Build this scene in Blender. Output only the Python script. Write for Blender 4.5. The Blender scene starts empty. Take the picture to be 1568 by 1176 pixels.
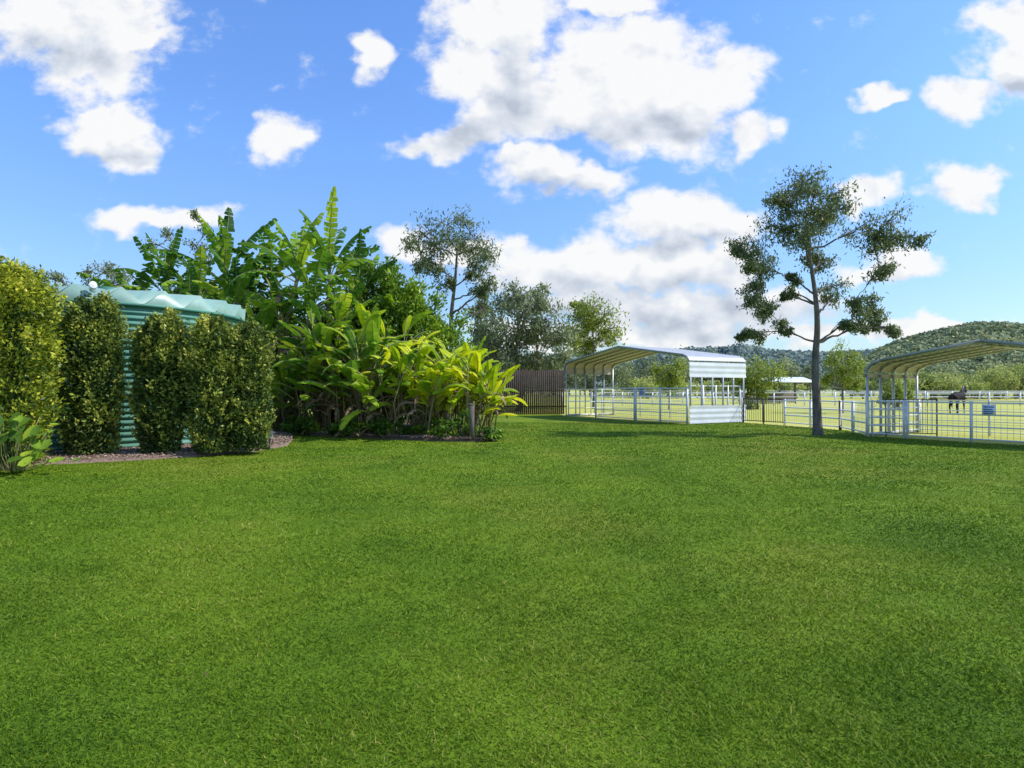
import bpy, math, random
import numpy as np
from mathutils import Vector
R=np.random.default_rng(7); random.seed(7)
EYE=1.6; F=958.0
# survey helpers: bearing + range -> metres (ground at z=0, eye 1.6 m)
def SX(b,d): return (b-784)/F*d
def SZ(h,d): return EYE+(596-h)/F*d
def S(b,h,d): return np.array([SX(b,d),d,SZ(h,d)])
def G(b,h):
    d=EYE*F/(h-596.0); return (SX(b,d),d)
scene=bpy.context.scene
def link(o): scene.collection.objects.link(o); return o
def empty(name,loc=(0,0,0)):
    e=bpy.data.objects.new(name,None); e.location=loc; e.empty_display_size=.3; return link(e)
# ------------------------------------------------------------ materials
def newmat(name):
    m=bpy.data.materials.new(name); m.use_nodes=True; nt=m.node_tree; nt.nodes.clear()
    out=nt.nodes.new('ShaderNodeOutputMaterial'); return m,nt,out
def ramp(nt,fac,cols):
    r=nt.nodes.new('ShaderNodeValToRGB'); el=r.color_ramp.elements
    el[0].position=cols[0][0]; el[0].color=(*cols[0][1],1)
    el[1].position=cols[-1][0]; el[1].color=(*cols[-1][1],1)
    for p,c in cols[1:-1]:
        e=el.new(p); e.color=(*c,1)
    nt.links.new(fac,r.inputs[0]); return r.outputs[0]
def noise(nt,scale,detail=4,rough=.55,vec=None):
    n=nt.nodes.new('ShaderNodeTexNoise'); n.inputs['Scale'].default_value=scale
    n.inputs['Detail'].default_value=detail; n.inputs['Roughness'].default_value=rough
    if vec is None:
        g=nt.nodes.new('ShaderNodeNewGeometry'); vec=g.outputs['Position']
    nt.links.new(vec,n.inputs['Vector']); return n.outputs['Fac']
def mth(nt,op,a,b=0.5,c=None):
    n=nt.nodes.new('ShaderNodeMath'); n.operation=op
    for i,v in enumerate((a,b,c)):
        if v is None: continue
        if isinstance(v,(int,float)): n.inputs[i].default_value=v
        else: nt.links.new(v,n.inputs[i])
    return n.outputs[0]
def leafmat(name,cols,trans=.35,rough=.45,nscale=1.5,namp=.5,spec=.3,detail=2):
    m,nt,out=newmat(name)
    a=nt.nodes.new('ShaderNodeAttribute'); a.attribute_name='rnd'
    n=noise(nt,nscale,detail)
    f=mth(nt,'ADD',a.outputs['Fac'],mth(nt,'MULTIPLY',mth(nt,'SUBTRACT',n,.5),namp*2))
    col=ramp(nt,f,cols)
    p=nt.nodes.new('ShaderNodeBsdfPrincipled'); nt.links.new(col,p.inputs['Base Color'])
    p.inputs['Roughness'].default_value=rough; p.inputs['Specular IOR Level'].default_value=spec
    if trans<=0:
        nt.links.new(p.outputs[0],out.inputs[0]); return m
    t=nt.nodes.new('ShaderNodeBsdfTranslucent'); nt.links.new(col,t.inputs['Color'])
    mx=nt.nodes.new('ShaderNodeMixShader'); mx.inputs[0].default_value=trans
    nt.links.new(p.outputs[0],mx.inputs[1]); nt.links.new(t.outputs[0],mx.inputs[2])
    nt.links.new(mx.outputs[0],out.inputs[0]); return m
def surf(name,c1,c2,scale=3,rough=.6,metal=0,bump=0,bscale=30,detail=5,stretch=None,spec=.5):
    m,nt,out=newmat(name)
    g=nt.nodes.new('ShaderNodeNewGeometry'); vec=g.outputs['Position']
    if stretch:
        mp=nt.nodes.new('ShaderNodeMapping'); mp.inputs['Scale'].default_value=stretch
        nt.links.new(vec,mp.inputs[0]); vec=mp.outputs[0]
    f=noise(nt,scale,detail,.6,vec)
    col=ramp(nt,f,[(.3,c1),(.7,c2)])
    p=nt.nodes.new('ShaderNodeBsdfPrincipled'); nt.links.new(col,p.inputs['Base Color'])
    p.inputs['Roughness'].default_value=rough; p.inputs['Metallic'].default_value=metal
    p.inputs['Specular IOR Level'].default_value=spec
    if bump:
        b=nt.nodes.new('ShaderNodeBump'); b.inputs['Strength'].default_value=bump
        b.inputs['Distance'].default_value=.02
        nt.links.new(noise(nt,bscale,4,.6,vec),b.inputs['Height']); nt.links.new(b.outputs[0],p.inputs['Normal'])
    nt.links.new(p.outputs[0],out.inputs[0]); return m
# ------------------------------------------------------------ mesh helpers
def mesh_np(name,V,Fa,mats,mi=None,rnd=None,parent=None,smooth=False):
    V=np.asarray(V,dtype=np.float32); Fa=np.asarray(Fa,dtype=np.int32); k=Fa.shape[1]; M=len(Fa)
    me=bpy.data.meshes.new(name); me.vertices.add(len(V)); me.vertices.foreach_set('co',V.ravel())
    me.loops.add(M*k); me.loops.foreach_set('vertex_index',Fa.ravel())
    me.polygons.add(M); me.polygons.foreach_set('loop_start',np.arange(0,M*k,k,dtype=np.int32))
    for m in mats: me.materials.append(m)
    if mi is not None: me.polygons.foreach_set('material_index',np.asarray(mi,dtype=np.int32))
    me.update(calc_edges=True)
    if smooth: me.polygons.foreach_set('use_smooth',np.ones(M,dtype=bool))
    if rnd is not None:
        at=me.attributes.new('rnd','FLOAT','FACE'); at.data.foreach_set('value',np.asarray(rnd,dtype=np.float32))  # per-face tone: random, plus painted sun-side lightening on some foliage
    o=bpy.data.objects.new(name,me); link(o)
    if parent: o.parent=parent
    return o
class Acc:
    def __init__(s): s.V=[];s.F=[];s.M=[];s.R=[];s.n=0
    def add(s,V,Fa,mi=0,rnd=.5):
        V=np.asarray(V,float).reshape(-1,3); Fa=np.asarray(Fa,int).reshape(-1,4)
        s.V.append(V); s.F.append(Fa+s.n); s.n+=len(V)
        s.M.append(np.full(len(Fa),mi) if np.isscalar(mi) else mi)
        s.R.append(np.full(len(Fa),rnd) if np.isscalar(rnd) else rnd)
    def beam(s,p,q,w,h=None,mi=0,rnd=.5):
        h=h or w; p=np.array(p,float); q=np.array(q,float); d=q-p; L=np.linalg.norm(d)
        if L<1e-6: return
        d/=L; up=np.array([0,0,1.]) if abs(d[2])<.95 else np.array([0,1.,0])
        a=np.cross(d,up); a/=np.linalg.norm(a); b=np.cross(a,d)
        c=[sa*a*w/2+sb*b*h/2 for sa,sb in((-1,-1),(1,-1),(1,1),(-1,1))]
        V=[p+x for x in c]+[q+x for x in c]
        s.add(V,[[0,1,2,3],[7,6,5,4],[0,4,5,1],[1,5,6,2],[2,6,7,3],[3,7,4,0]],mi,rnd)
    def tube(s,P,r,n=8,mi=0,rnd=.5):
        P=np.asarray(P,float); m=len(P); r=np.broadcast_to(r,(m,))
        T=np.gradient(P,axis=0); T/=np.linalg.norm(T,axis=1)[:,None]+1e-9
        ref=np.array([0,1.,0]) if abs(T[:,1]).mean()<.8 else np.array([1.,0,0])
        A=np.cross(T,ref); A/=np.linalg.norm(A,axis=1)[:,None]+1e-9; B=np.cross(A,T)
        an=np.arange(n)*2*np.pi/n
        V=P[:,None]+r[:,None,None]*(np.cos(an)[None,:,None]*A[:,None]+np.sin(an)[None,:,None]*B[:,None])
        i=np.arange(m-1)[:,None]*n; j=np.arange(n)[None]; jn=(j+1)%n
        Fa=np.stack([i+j,i+jn,i+n+jn,i+n+j],-1).reshape(-1,4)
        s.add(V.reshape(-1,3),Fa,mi,rnd)
    def leaves(s,C,D,L,W,mi=0,rnd=None,fold=.15):
        C=np.asarray(C,float); N=len(C); D=D/(np.linalg.norm(D,axis=1)[:,None]+1e-9)
        rv=R.normal(size=(N,3)); A=np.cross(D,rv); A/=np.linalg.norm(A,axis=1)[:,None]+1e-9
        Nn=np.cross(A,D); L=np.broadcast_to(L,(N,))[:,None]; W=np.broadcast_to(W,(N,))[:,None]
        V=np.stack([C-D*L/2,C+A*W/2-D*L*.05+Nn*W*fold,C+D*L/2,C-A*W/2-D*L*.05+Nn*W*fold],1).reshape(-1,3)
        Fa=np.arange(N*4).reshape(N,4)
        if rnd is None: rnd=R.random(N)
        s.add(V,Fa,mi,rnd)
    def build(s,name,mats,parent=None,smooth=False):
        return mesh_np(name,np.concatenate(s.V),np.concatenate(s.F),mats,np.concatenate(s.M),np.concatenate(s.R),parent,smooth)
def inpoly(x,y,P):
    c=np.zeros(len(x),bool); n=len(P)
    for i in range(n):
        x1,y1=P[i]; x2,y2=P[(i+1)%n]
        if y1==y2: continue
        c^=((y1>y)!=(y2>y))&(x<(x2-x1)*(y-y1)/(y2-y1)+x1)
    return c
def lump(P,s=1.0,seed=0):
    x,y,z=P[...,0]*s,P[...,1]*s,P[...,2]*s
    return (np.sin(x*1.7+seed+1.3*np.sin(y*1.1+seed))+np.sin(y*2.1+seed*2+np.sin(z*1.9))+np.sin(z*2.3+seed*3+1.1*np.sin(x*1.6)))/3
# ------------------------------------------------------------ world
SUN_EL=math.radians(47); SUN_AZ=math.radians(92)   # azimuth from +Y toward +X
w=bpy.data.worlds.new("World"); scene.world=w; w.use_nodes=True; nt=w.node_tree; nt.nodes.clear()
out=nt.nodes.new('ShaderNodeOutputWorld'); bg=nt.nodes.new('ShaderNodeBackground'); nt.links.new(bg.outputs[0],out.inputs[0])
SKS=.14; bg.inputs[1].default_value=SKS
sky=nt.nodes.new('ShaderNodeTexSky'); sky.sky_type='NISHITA'; sky.sun_disc=False
sky.sun_elevation=SUN_EL; sky.sun_rotation=SUN_AZ; sky.air_density=1.0; sky.dust_density=.6; sky.ozone_density=2.0
tc=nt.nodes.new('ShaderNodeTexCoord'); sp=nt.nodes.new('ShaderNodeSeparateXYZ'); nt.links.new(tc.outputs['Generated'],sp.inputs[0])
tint=ramp(nt,sp.outputs[2],[(0,(.80,.91,1.0)),(.12,(.86,1.02,1.20)),(.35,(.98,1.30,1.74)),(.7,(.95,1.38,2.0))])
hs=nt.nodes.new('ShaderNodeVectorMath'); hs.operation='MULTIPLY'; nt.links.new(sky.outputs[0],hs.inputs[0]); nt.links.new(tint,hs.inputs[1])
hs2=nt.nodes.new('ShaderNodeVectorMath'); hs2.operation='SCALE'; nt.links.new(hs.outputs[0],hs2.inputs[0]); hs2.inputs['Scale'].default_value=1.08
ay=mth(nt,'MAXIMUM',mth(nt,'ABSOLUTE',sp.outputs[1],0),.08)
u=mth(nt,'DIVIDE',sp.outputs[0],ay); v=mth(nt,'DIVIDE',sp.outputs[2],ay)
cb=nt.nodes.new('ShaderNodeCombineXYZ'); nt.links.new(u,cb.inputs[0]); nt.links.new(v,cb.inputs[1])
clouds=[(85,20,155,80),(145,95,85,55),(210,35,58,30),(170,192,65,36),(205,220,45,28),(425,205,44,38),(560,76,28,34),
(770,30,90,70),(745,110,80,65),(780,180,90,45),(690,214,60,22),(985,85,110,70),(890,150,100,65),(1010,165,125,60),(1100,125,72,55),(1160,198,46,30),(930,5,70,22),
(820,262,60,26),(905,268,62,22),(1040,328,100,36),(1115,352,60,38),(850,408,115,38),(990,395,125,44),(1085,412,80,34),(1060,478,200,34),(920,460,120,28),(960,515,240,18),
(1365,395,75,24),(1330,292,42,28),(1470,285,58,30),(1475,145,50,34),(1550,30,60,48),(1560,95,45,52),(1345,145,40,11),(245,325,95,17),(620,366,46,24),(1470,500,150,13),(705,395,40,14),(1300,515,140,13)]
shadows=[(725,205,80,26),(785,150,38,70),(905,200,80,30),(1040,190,90,24),(860,286,80,14),(980,436,190,22),(1050,492,220,30),(890,480,80,34),(85,85,110,34),(175,228,60,14),(1060,368,90,16),(1560,130,40,20)]
def vm(t,op,a,b):
    n=t.nodes.new('ShaderNodeVectorMath'); n.operation=op
    for i,x in enumerate((a,b)):
        if isinstance(x,tuple): n.inputs[i].default_value=x
        else: t.links.new(x,n.inputs[i])
    return n.outputs[0]
st=vm(nt,'MULTIPLY',cb.outputs[0],(1,1.25,1))
def nz(vec,sc_,de,ro):
    n=nt.nodes.new('ShaderNodeTexNoise'); n.inputs['Scale'].default_value=sc_; n.inputs['Detail'].default_value=de; n.inputs['Roughness'].default_value=ro
    nt.links.new(vec,n.inputs['Vector']); return n
n1=nz(st,8,3,.6)
wp=vm(nt,'ADD',cb.outputs[0],vm(nt,'MULTIPLY',vm(nt,'SUBTRACT',n1.outputs['Color'],(.5,.5,.5)),(.16,.12,0)))
def field(lst,k):
    cur=None
    for (cx,cy,rx,ry) in lst:
        mp=nt.nodes.new('ShaderNodeMapping'); mp.vector_type='TEXTURE'
        mp.inputs['Location'].default_value=((cx-784)/F,(596-cy)/F,0); mp.inputs['Scale'].default_value=(rx*k/F,ry*k/F,1)
        nt.links.new(wp,mp.inputs[0]); g=nt.nodes.new('ShaderNodeTexGradient'); g.gradient_type='SPHERICAL'; nt.links.new(mp.outputs[0],g.inputs[0])
        cur=g.outputs['Fac'] if cur is None else mth(nt,'SMOOTH_MAX',cur,g.outputs['Fac'],.12)
    return cur
n2=nz(st,13,7,.63).outputs['Fac']; n3=nz(vm(nt,'ADD',st,(.016,.028,0)),13,2,.5).outputs['Fac']
d1=mth(nt,'ADD',field(clouds,1.74),mth(nt,'MULTIPLY',mth(nt,'SUBTRACT',n2,.5),1.15))
def mr(x,a,b):
    n=nt.nodes.new('ShaderNodeMapRange'); n.interpolation_type='SMOOTHSTEP'
    n.inputs[1].default_value=a; n.inputs[2].default_value=b; nt.links.new(x,n.inputs[0]); return n.outputs[0]
mask=mth(nt,'MULTIPLY',mth(nt,'MULTIPLY',mr(d1,.18,.60),mr(sp.outputs[2],.0,.03)),.98)
sh=mth(nt,'SUBTRACT',mth(nt,'ADD',mth(nt,'MULTIPLY',mth(nt,'SUBTRACT',n2,n3),1.4),.90),mth(nt,'MULTIPLY',field(shadows,1.8),.82))
cc=ramp(nt,sh,[(0,(.52,.58,.68)),(.4,(.76,.81,.89)),(.78,(1.0,1.0,1.0))])
sc=nt.nodes.new('ShaderNodeVectorMath'); sc.operation='SCALE'; nt.links.new(cc,sc.inputs[0]); sc.inputs['Scale'].default_value=.97/SKS
mx=nt.nodes.new('ShaderNodeMix'); mx.data_type='RGBA'; nt.links.new(mask,mx.inputs[0]); nt.links.new(hs2.outputs[0],mx.inputs[6]); nt.links.new(sc.outputs[0],mx.inputs[7])
nt.links.new(mx.outputs[2],bg.inputs[0])
sd=Vector((math.cos(SUN_EL)*math.sin(SUN_AZ),math.cos(SUN_EL)*math.cos(SUN_AZ),math.sin(SUN_EL)))
sl=bpy.data.lights.new('sun','SUN'); sl.energy=5.0; sl.angle=math.radians(.55); sl.color=(1,.95,.86)
so=bpy.data.objects.new('sun',sl); so.rotation_euler=sd.to_track_quat('Z','Y').to_euler(); so.location=(20,0,30); link(so)
# ------------------------------------------------------------ camera
cam=bpy.data.cameras.new('camera'); cam.sensor_width=36; cam.lens=F/1568*36; cam.clip_end=20000; cam.clip_start=.05
co=bpy.data.objects.new('camera',cam); co.location=(0,0,EYE); co.rotation_euler=(math.radians(90.48),0,0); link(co); scene.camera=co
vs=scene.view_settings; vs.view_transform='Standard'; vs.look='None'; vs.exposure=0
# ------------------------------------------------------------ ground
def groundmat(name,greens,patch,psc,fine=60,fa=.5,pk=.6):
    m,nt,out=newmat(name)
    a=noise(nt,fine,4,.7); b=noise(nt,psc,6,.65)
    f=mth(nt,'ADD',mth(nt,'MULTIPLY',a,fa),mth(nt,'MULTIPLY',b,1-fa))
    c=ramp(nt,f,greens)
    c2=ramp(nt,noise(nt,psc*.35,4,.6),[(.5,(0,0,0)),(.68,(1,1,1))])
    mxx=nt.nodes.new('ShaderNodeMix'); mxx.data_type='RGBA'
    nt.links.new(mth(nt,'MULTIPLY',c2,pk),mxx.inputs[0]); nt.links.new(c,mxx.inputs[6]); mxx.inputs[7].default_value=(*patch,1)
    p=nt.nodes.new('ShaderNodeBsdfPrincipled'); nt.links.new(mxx.outputs[2],p.inputs['Base Color']); p.inputs['Roughness'].default_value=.9; p.inputs['Specular IOR Level'].default_value=.1
    bp=nt.nodes.new('ShaderNodeBump'); bp.inputs['Strength'].default_value=.5; bp.inputs['Distance'].default_value=.02
    nt.links.new(a,bp.inputs['Height']); nt.links.new(bp.outputs[0],p.inputs['Normal'])
    nt.links.new(p.outputs[0],out.inputs[0]); return m
m_field=groundmat('paddock_grass_mat',[(.3,(.33,.35,.06)),(.5,(.43,.43,.09)),(.7,(.52,.49,.13))],(.55,.48,.2),.12,8)
m_lawn=groundmat('lawn_mat',[(.35,(.06,.12,.007)),(.5,(.115,.19,.010)),(.65,(.18,.25,.016))],(.23,.225,.032),.55,70,.35,.75)
mesh_np('ground',[(-4000,-300,0),(4000,-300,0),(4000,6000,0),(-4000,6000,0)],[[0,1,2,3]],[m_field])
SA=np.array([8.1,28.4]); SB=np.array([3.2,37.0])          # left shelter front corners
RA=np.array([12.1,21.3]); th=math.radians(56); RD=np.array([math.cos(th),-math.sin(th)]); RB=RA+RD*6.6
lawn=[(-60,-12),(26,-12),(24,4),tuple(RB),tuple(RA),(13.0,24.2),(11.0,30.0),tuple(SA),tuple(SB),(3.0,41),(-60,41)]
me=bpy.data.meshes.new('lawn'); me.from_pydata([(x,y,.004) for x,y in lawn],[],[list(range(len(lawn)))]); me.materials.append(m_lawn); me.update()
link(bpy.data.objects.new('lawn',me))
bed1=[(-22,11.0),G(0,719),G(75,712),G(200,706),G(300,700),G(390,692),G(440,683),G(450,672),(-7.9,22),(-9,25),(-24,26)]
bed2=[(-9.8,24.8),(-8.7,22.6),(-6.6,21.2),(-4.5,20.1),(-2.5,19.2),(-1.0,18.9),(-.55,19.6),(-.9,21.5),(-1.6,25),(-3,30),(-10,31),(-19,30),(-20,26.5)]
m_mulch=surf('mulch_mat',(.13,.085,.06),(.30,.22,.17),25,.95,bump=.8,bscale=40,spec=.1)
m_soil=surf('soil_mat',(.07,.05,.03),(.16,.11,.07),15,.95,bump=.8,bscale=40,spec=.1)
m_chip=leafmat('bark_chip_mat',[(0,(.10,.065,.045)),(.5,(.28,.19,.14)),(1,(.50,.39,.30))],0.0,.9,3,.3,.1)
def bed(name,O,h,mat):
    O=np.array(O); c=O.mean(0); V=[];
    rings=[(1.0,.006),(.985,h*.5),(.95,h*.85),(.8,h),(.3,h),(0.01,h)]
    for s,z in rings:
        for p in O: q=c+(p-c)*s; V.append((q[0],q[1],z))
    n=len(O); Fa=[[i*n+j,i*n+(j+1)%n,(i+1)*n+(j+1)%n,(i+1)*n+j] for i in range(len(rings)-1) for j in range(n)]
    e=empty(name); mesh_np('soil',V,Fa,[mat],parent=e)
    A=Acc(); lo,hi=O.min(0),O.max(0); N=60000
    x=R.uniform(lo[0],hi[0],N); y=R.uniform(lo[1],min(hi[1],22),N); k=inpoly(x,y,O); x,y=x[k],y[k]
    k=(np.abs(x/y)<.95); x,y=x[k],y[k]
    D=R.normal(size=(len(x),3)); D[:,2]*=.25
    A.leaves(np.stack([x,y,np.full(len(x),h+.01)*R.uniform(.8,1.15,len(x))],1),D,R.uniform(.03,.09,len(x)),R.uniform(.015,.035,len(x)),fold=.3)
    A.build('bark_chips',[m_chip],e)
bed('mulch_bed',bed1,.10,m_mulch); bed('garden_bed',bed2,.12,m_soil)
# lawn grass blades: density falls off smoothly with distance
m_blade=leafmat('grass_blade_mat',[(0,(.045,.105,.007)),(.38,(.118,.205,.010)),(.72,(.20,.285,.017)),(1,(.40,.36,.09))],.30,.6,.5,.8,.12,5)
N=800000
y=1.7*np.exp(R.random(N)*math.log(30/1.7)); x=R.uniform(-1,1,N)*(.93*y+.6)
k=inpoly(x,y,lawn)&~inpoly(x,y,bed1)&~inpoly(x,y,bed2); x,y=x[k],y[k]; N=len(x)
an=R.uniform(0,2*np.pi,N); wd=(.0008*y+.0013)*R.uniform(.7,1.3,N)
tuft=.75+.35*np.sin(x*3.1+2*np.sin(y*2.3))*np.sin(y*3.7+np.sin(x*4.1))+.2*np.sin(x*11+np.sin(y*9))*np.sin(y*12)
broad=np.sin(x*.55+1.2*np.sin(y*.4+1))*np.sin(y*.5+.8*np.sin(x*.7))
H=(.021+.0004*y)*R.uniform(.35,1.25,N)*(.55+.6*tuft); ln=R.normal(0,.9,(N,2))*H[:,None]
dx,dy=np.cos(an)*wd,np.sin(an)*wd; z0=np.full(N,.003)
V=np.stack([np.stack([x-dx,y-dy,z0],1),np.stack([x+dx,y+dy,z0],1),np.stack([x+ln[:,0],y+ln[:,1],H],1)],1).reshape(-1,3)
rr_=R.normal(.40,.17,N)+.12*(tuft-.75)+(R.random(N)<.04)*.5+.06*broad
mesh_np('lawn_grass',V,np.arange(len(V)).reshape(-1,3),[m_blade],rnd=np.clip(rr_,0,1))
m_dry=leafmat('dry_leaf_mat',[(0,(.2,.10,.04)),(1,(.4,.27,.14))],.2,.7,3,.2)
A=Acc(); N=45; y=R.uniform(3,18,N); x=R.uniform(-.8,.85,N)*y; k=~inpoly(x,y,bed1)&~inpoly(x,y,bed2); x,y=x[k],y[k]
D=R.normal(size=(len(x),3)); D[:,2]*=.2
A.leaves(np.stack([x,y,np.full(len(x),.020)],1),D,R.uniform(.02,.045,len(x)),R.uniform(.01,.02,len(x))); A.build('fallen_leaves',[m_dry])
# ------------------------------------------------------------ foliage mats
m_gum=leafmat('gum_leaf_mat',[(0,(.06,.09,.035)),(.5,(.16,.21,.075)),(1,(.31,.35,.12))],.38,.45,.8,.3)
m_gum2=leafmat('grey_gum_leaf_mat',[(0,(.09,.12,.05)),(.5,(.22,.27,.125)),(1,(.37,.40,.2))],.38,.45,.5,.3)
m_young=leafmat('young_leaf_mat',[(0,(.12,.18,.03)),(.5,(.29,.36,.05)),(1,(.45,.50,.09))],.35,.45,.5,.3)
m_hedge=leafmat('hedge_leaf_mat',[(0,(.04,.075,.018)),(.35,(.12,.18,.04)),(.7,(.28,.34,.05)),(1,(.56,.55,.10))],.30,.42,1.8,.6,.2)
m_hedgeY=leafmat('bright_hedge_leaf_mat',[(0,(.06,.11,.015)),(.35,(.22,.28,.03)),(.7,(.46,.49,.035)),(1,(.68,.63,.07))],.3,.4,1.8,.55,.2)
m_shrub=leafmat('shrub_leaf_mat',[(0,(.035,.08,.012)),(.45,(.13,.24,.027)),(.8,(.27,.41,.03)),(1,(.42,.52,.05))],.35,.4,.9,.4,.2)
m_ban=leafmat('banana_leaf_mat',[(0,(.025,.085,.015)),(.4,(.09,.22,.018)),(.75,(.25,.41,.02)),(1,(.48,.58,.03))],.42,.5,.6,.4,.12)
m_ging=leafmat('ginger_leaf_mat',[(0,(.10,.24,.012)),(.4,(.37,.52,.012)),(.75,(.66,.72,.012)),(1,(.84,.80,.03))],.45,.5,.6,.25,.12)
m_dead=leafmat('dead_leaf_mat',[(0,(.12,.075,.04)),(.5,(.29,.20,.12)),(1,(.48,.36,.24))],.25,.8,1,.4,.1)
m_stem=leafmat('stem_mat',[(0,(.13,.10,.05)),(.5,(.24,.20,.10)),(1,(.34,.34,.14))],.0,.7,2,.6,.15)
m_bark=surf('bark_mat',(.08,.066,.055),(.23,.20,.17),5,.9,bump=.6,bscale=25,stretch=(3,3,.6),spec=.12)
m_core=surf('inner_foliage_mat',(.015,.03,.008),(.035,.06,.018),4,.95,spec=.05)  # near-black green stands in for the shade inside a hedge
# ------------------------------------------------------------ trees
def bez(p0,p1,lift,n=7,jit=.08):
    p0=np.array(p0,float);p1=np.array(p1,float);L=np.linalg.norm(p1-p0)
    m=(p0+p1)/2+np.array([R.normal(0,.08)*L,R.normal(0,.08)*L,lift*L]); t=np.linspace(0,1,n)[:,None]
    P=(1-t)**2*p0+2*t*(1-t)*m+t*t*p1; P[1:-1]+=R.normal(0,jit*L*.15,(n-2,3)); return P
def tree(name,trunk,tr,clumps,mat,nleaf=90,ntwig=8,L=.16,W=.05,hang=.7,tw=.014,spr=.24,sat=0):
    e=empty(name,tuple(trunk[0])); org=np.array(trunk[0],float)
    extra=[]
    for c in clumps:
        for _ in range(sat):
            dv=R.normal(size=3); dv/=np.linalg.norm(dv); extra.append((c[0]+dv[0]*c[3]*1.3,c[1]+dv[1]*c[3]*1.4,c[2]+dv[2]*c[3]*1.05,c[3]*.7))
    clumps=list(clumps)+extra
    Wd=Acc(); Lf=Acc(); T=np.array(trunk,float)-org
    t=np.linspace(0,1,len(T)); tt=np.linspace(0,1,22)
    P=np.stack([np.interp(tt,t,T[:,i]) for i in range(3)],1); 
    for _ in range(2): P[1:-1]=(P[:-2]+2*P[1:-1]+P[2:])/4
    rr=np.interp(tt,[0,.05,1],[tr[0]*1.35,tr[0],tr[1]]); Wd.tube(P,rr,10)
    H=P[-1][2]; nodes=[(p,r) for p,r in zip(P,rr) if p[2]>H*.42]
    cl=sorted([ (np.array(c[:3])-org,c[3]) for c in clumps],key=lambda q:np.min([np.linalg.norm(q[0]-p) for p,_ in nodes]))
    for c,r in cl:
        best=None
        for p,pr in nodes:
            d=c-p; h=math.hypot(d[0],d[1]); cost=np.linalg.norm(d)+(2.0*max(0,.35*h-d[2]))+(.5/(pr*30+.3))
            if best is None or cost<best[0]: best=(cost,p,pr)
        p,pr=best[1],best[2]; B=bez(p,c,-.06 if c[2]-p[2]>.5 else .12,9)
        r0=min(pr*.75,.02+.018*np.linalg.norm(c-p)); rb=np.linspace(r0,tw*1.2,9); Wd.tube(B,rb,7)
        nodes+= [(q,x) for q,x in zip(B[2:],rb[2:])]
        for _ in range(ntwig):
            dv=R.normal(size=3); dv/=np.linalg.norm(dv); dv[2]*=.85; q=c+dv*r*R.uniform(.3,1.6)
            s=B[R.integers(4,9)]; Q=bez(s,q,.08,5); Wd.tube(Q,np.linspace(tw,tw*.4,5),4)
            n=int(nleaf/ntwig*R.uniform(.3,1.7)); a=R.uniform(.15,1,n)[:,None]; along=s*(1-a)+q*a
            C=along*.45+q*.55+R.normal(size=(n,3))*np.array([spr,spr,spr*.85])*r+np.array([0,0,-.05])
            D=R.normal(size=(n,3))*.6; D[:,2]-=hang
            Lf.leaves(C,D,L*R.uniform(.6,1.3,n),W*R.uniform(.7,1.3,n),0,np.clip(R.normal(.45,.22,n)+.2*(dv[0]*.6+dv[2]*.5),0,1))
    Wd.build('trunk_and_branches',[m_bark],e,True); Lf.build('foliage',[mat],e); return e
def px_clumps(L,d,spread=.8):
    o=[]
    for b,h,r in L:
        dd=d+R.uniform(-spread,spread); q=S(b,h,d); o.append((q[0],dd,q[2],r*d/F))
    return o
D0=21.9
mc=[(1235,300,28),(1205,312,24),(1265,306,26),(1195,338,26),(1235,338,28),(1285,330,22),(1215,372,24),(1170,362,22),(1154,386,18),(1150,416,15),(1255,365,24),(1275,395,17),(1305,352,22),(1338,349,26),(1356,372,18),(1325,380,20),(1180,398,18),(1162,437,15),(1160,470,17),(1190,462,16),(1156,506,11),(1182,508,13),(1210,492,11),(1298,432,19),(1320,419,15),(1333,462,17),(1358,484,14),(1300,477,17),(1332,497,11),(1355,505,9),(1285,500,9),(1290,304,16),(1225,286,16),(1192,300,14),(1250,288,16),(1265,335,18),(1240,420,9),(1215,445,9)]
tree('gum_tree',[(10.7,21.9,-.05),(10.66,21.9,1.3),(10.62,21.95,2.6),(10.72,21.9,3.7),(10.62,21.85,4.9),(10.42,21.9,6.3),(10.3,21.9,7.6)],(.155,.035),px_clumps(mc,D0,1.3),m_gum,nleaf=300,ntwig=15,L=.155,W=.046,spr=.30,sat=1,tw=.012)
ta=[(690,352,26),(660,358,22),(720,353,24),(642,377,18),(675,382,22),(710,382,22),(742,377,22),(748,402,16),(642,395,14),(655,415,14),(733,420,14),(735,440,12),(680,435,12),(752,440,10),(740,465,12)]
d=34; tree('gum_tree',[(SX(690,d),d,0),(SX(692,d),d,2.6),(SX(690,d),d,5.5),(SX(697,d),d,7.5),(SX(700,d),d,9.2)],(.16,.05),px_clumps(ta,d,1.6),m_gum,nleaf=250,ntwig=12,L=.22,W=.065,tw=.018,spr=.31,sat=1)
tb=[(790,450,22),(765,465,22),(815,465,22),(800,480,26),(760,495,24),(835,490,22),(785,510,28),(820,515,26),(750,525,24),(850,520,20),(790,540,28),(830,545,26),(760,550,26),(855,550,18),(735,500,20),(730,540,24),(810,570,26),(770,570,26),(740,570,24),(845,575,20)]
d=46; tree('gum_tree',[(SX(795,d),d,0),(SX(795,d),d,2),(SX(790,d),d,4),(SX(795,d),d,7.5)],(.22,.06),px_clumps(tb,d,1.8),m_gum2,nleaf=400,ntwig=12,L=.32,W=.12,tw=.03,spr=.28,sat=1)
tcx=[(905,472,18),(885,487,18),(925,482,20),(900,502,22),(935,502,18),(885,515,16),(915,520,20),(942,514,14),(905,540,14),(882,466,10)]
d=52; tree('gum_tree',[(SX(910,d),d,0),(SX(910,d),d,3),(SX(908,d),d,6.5)],(.16,.05),px_clumps(tcx,d,1.2),m_young,nleaf=260,ntwig=11,L=.32,W=.11,tw=.03,spr=.32,sat=1)
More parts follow.
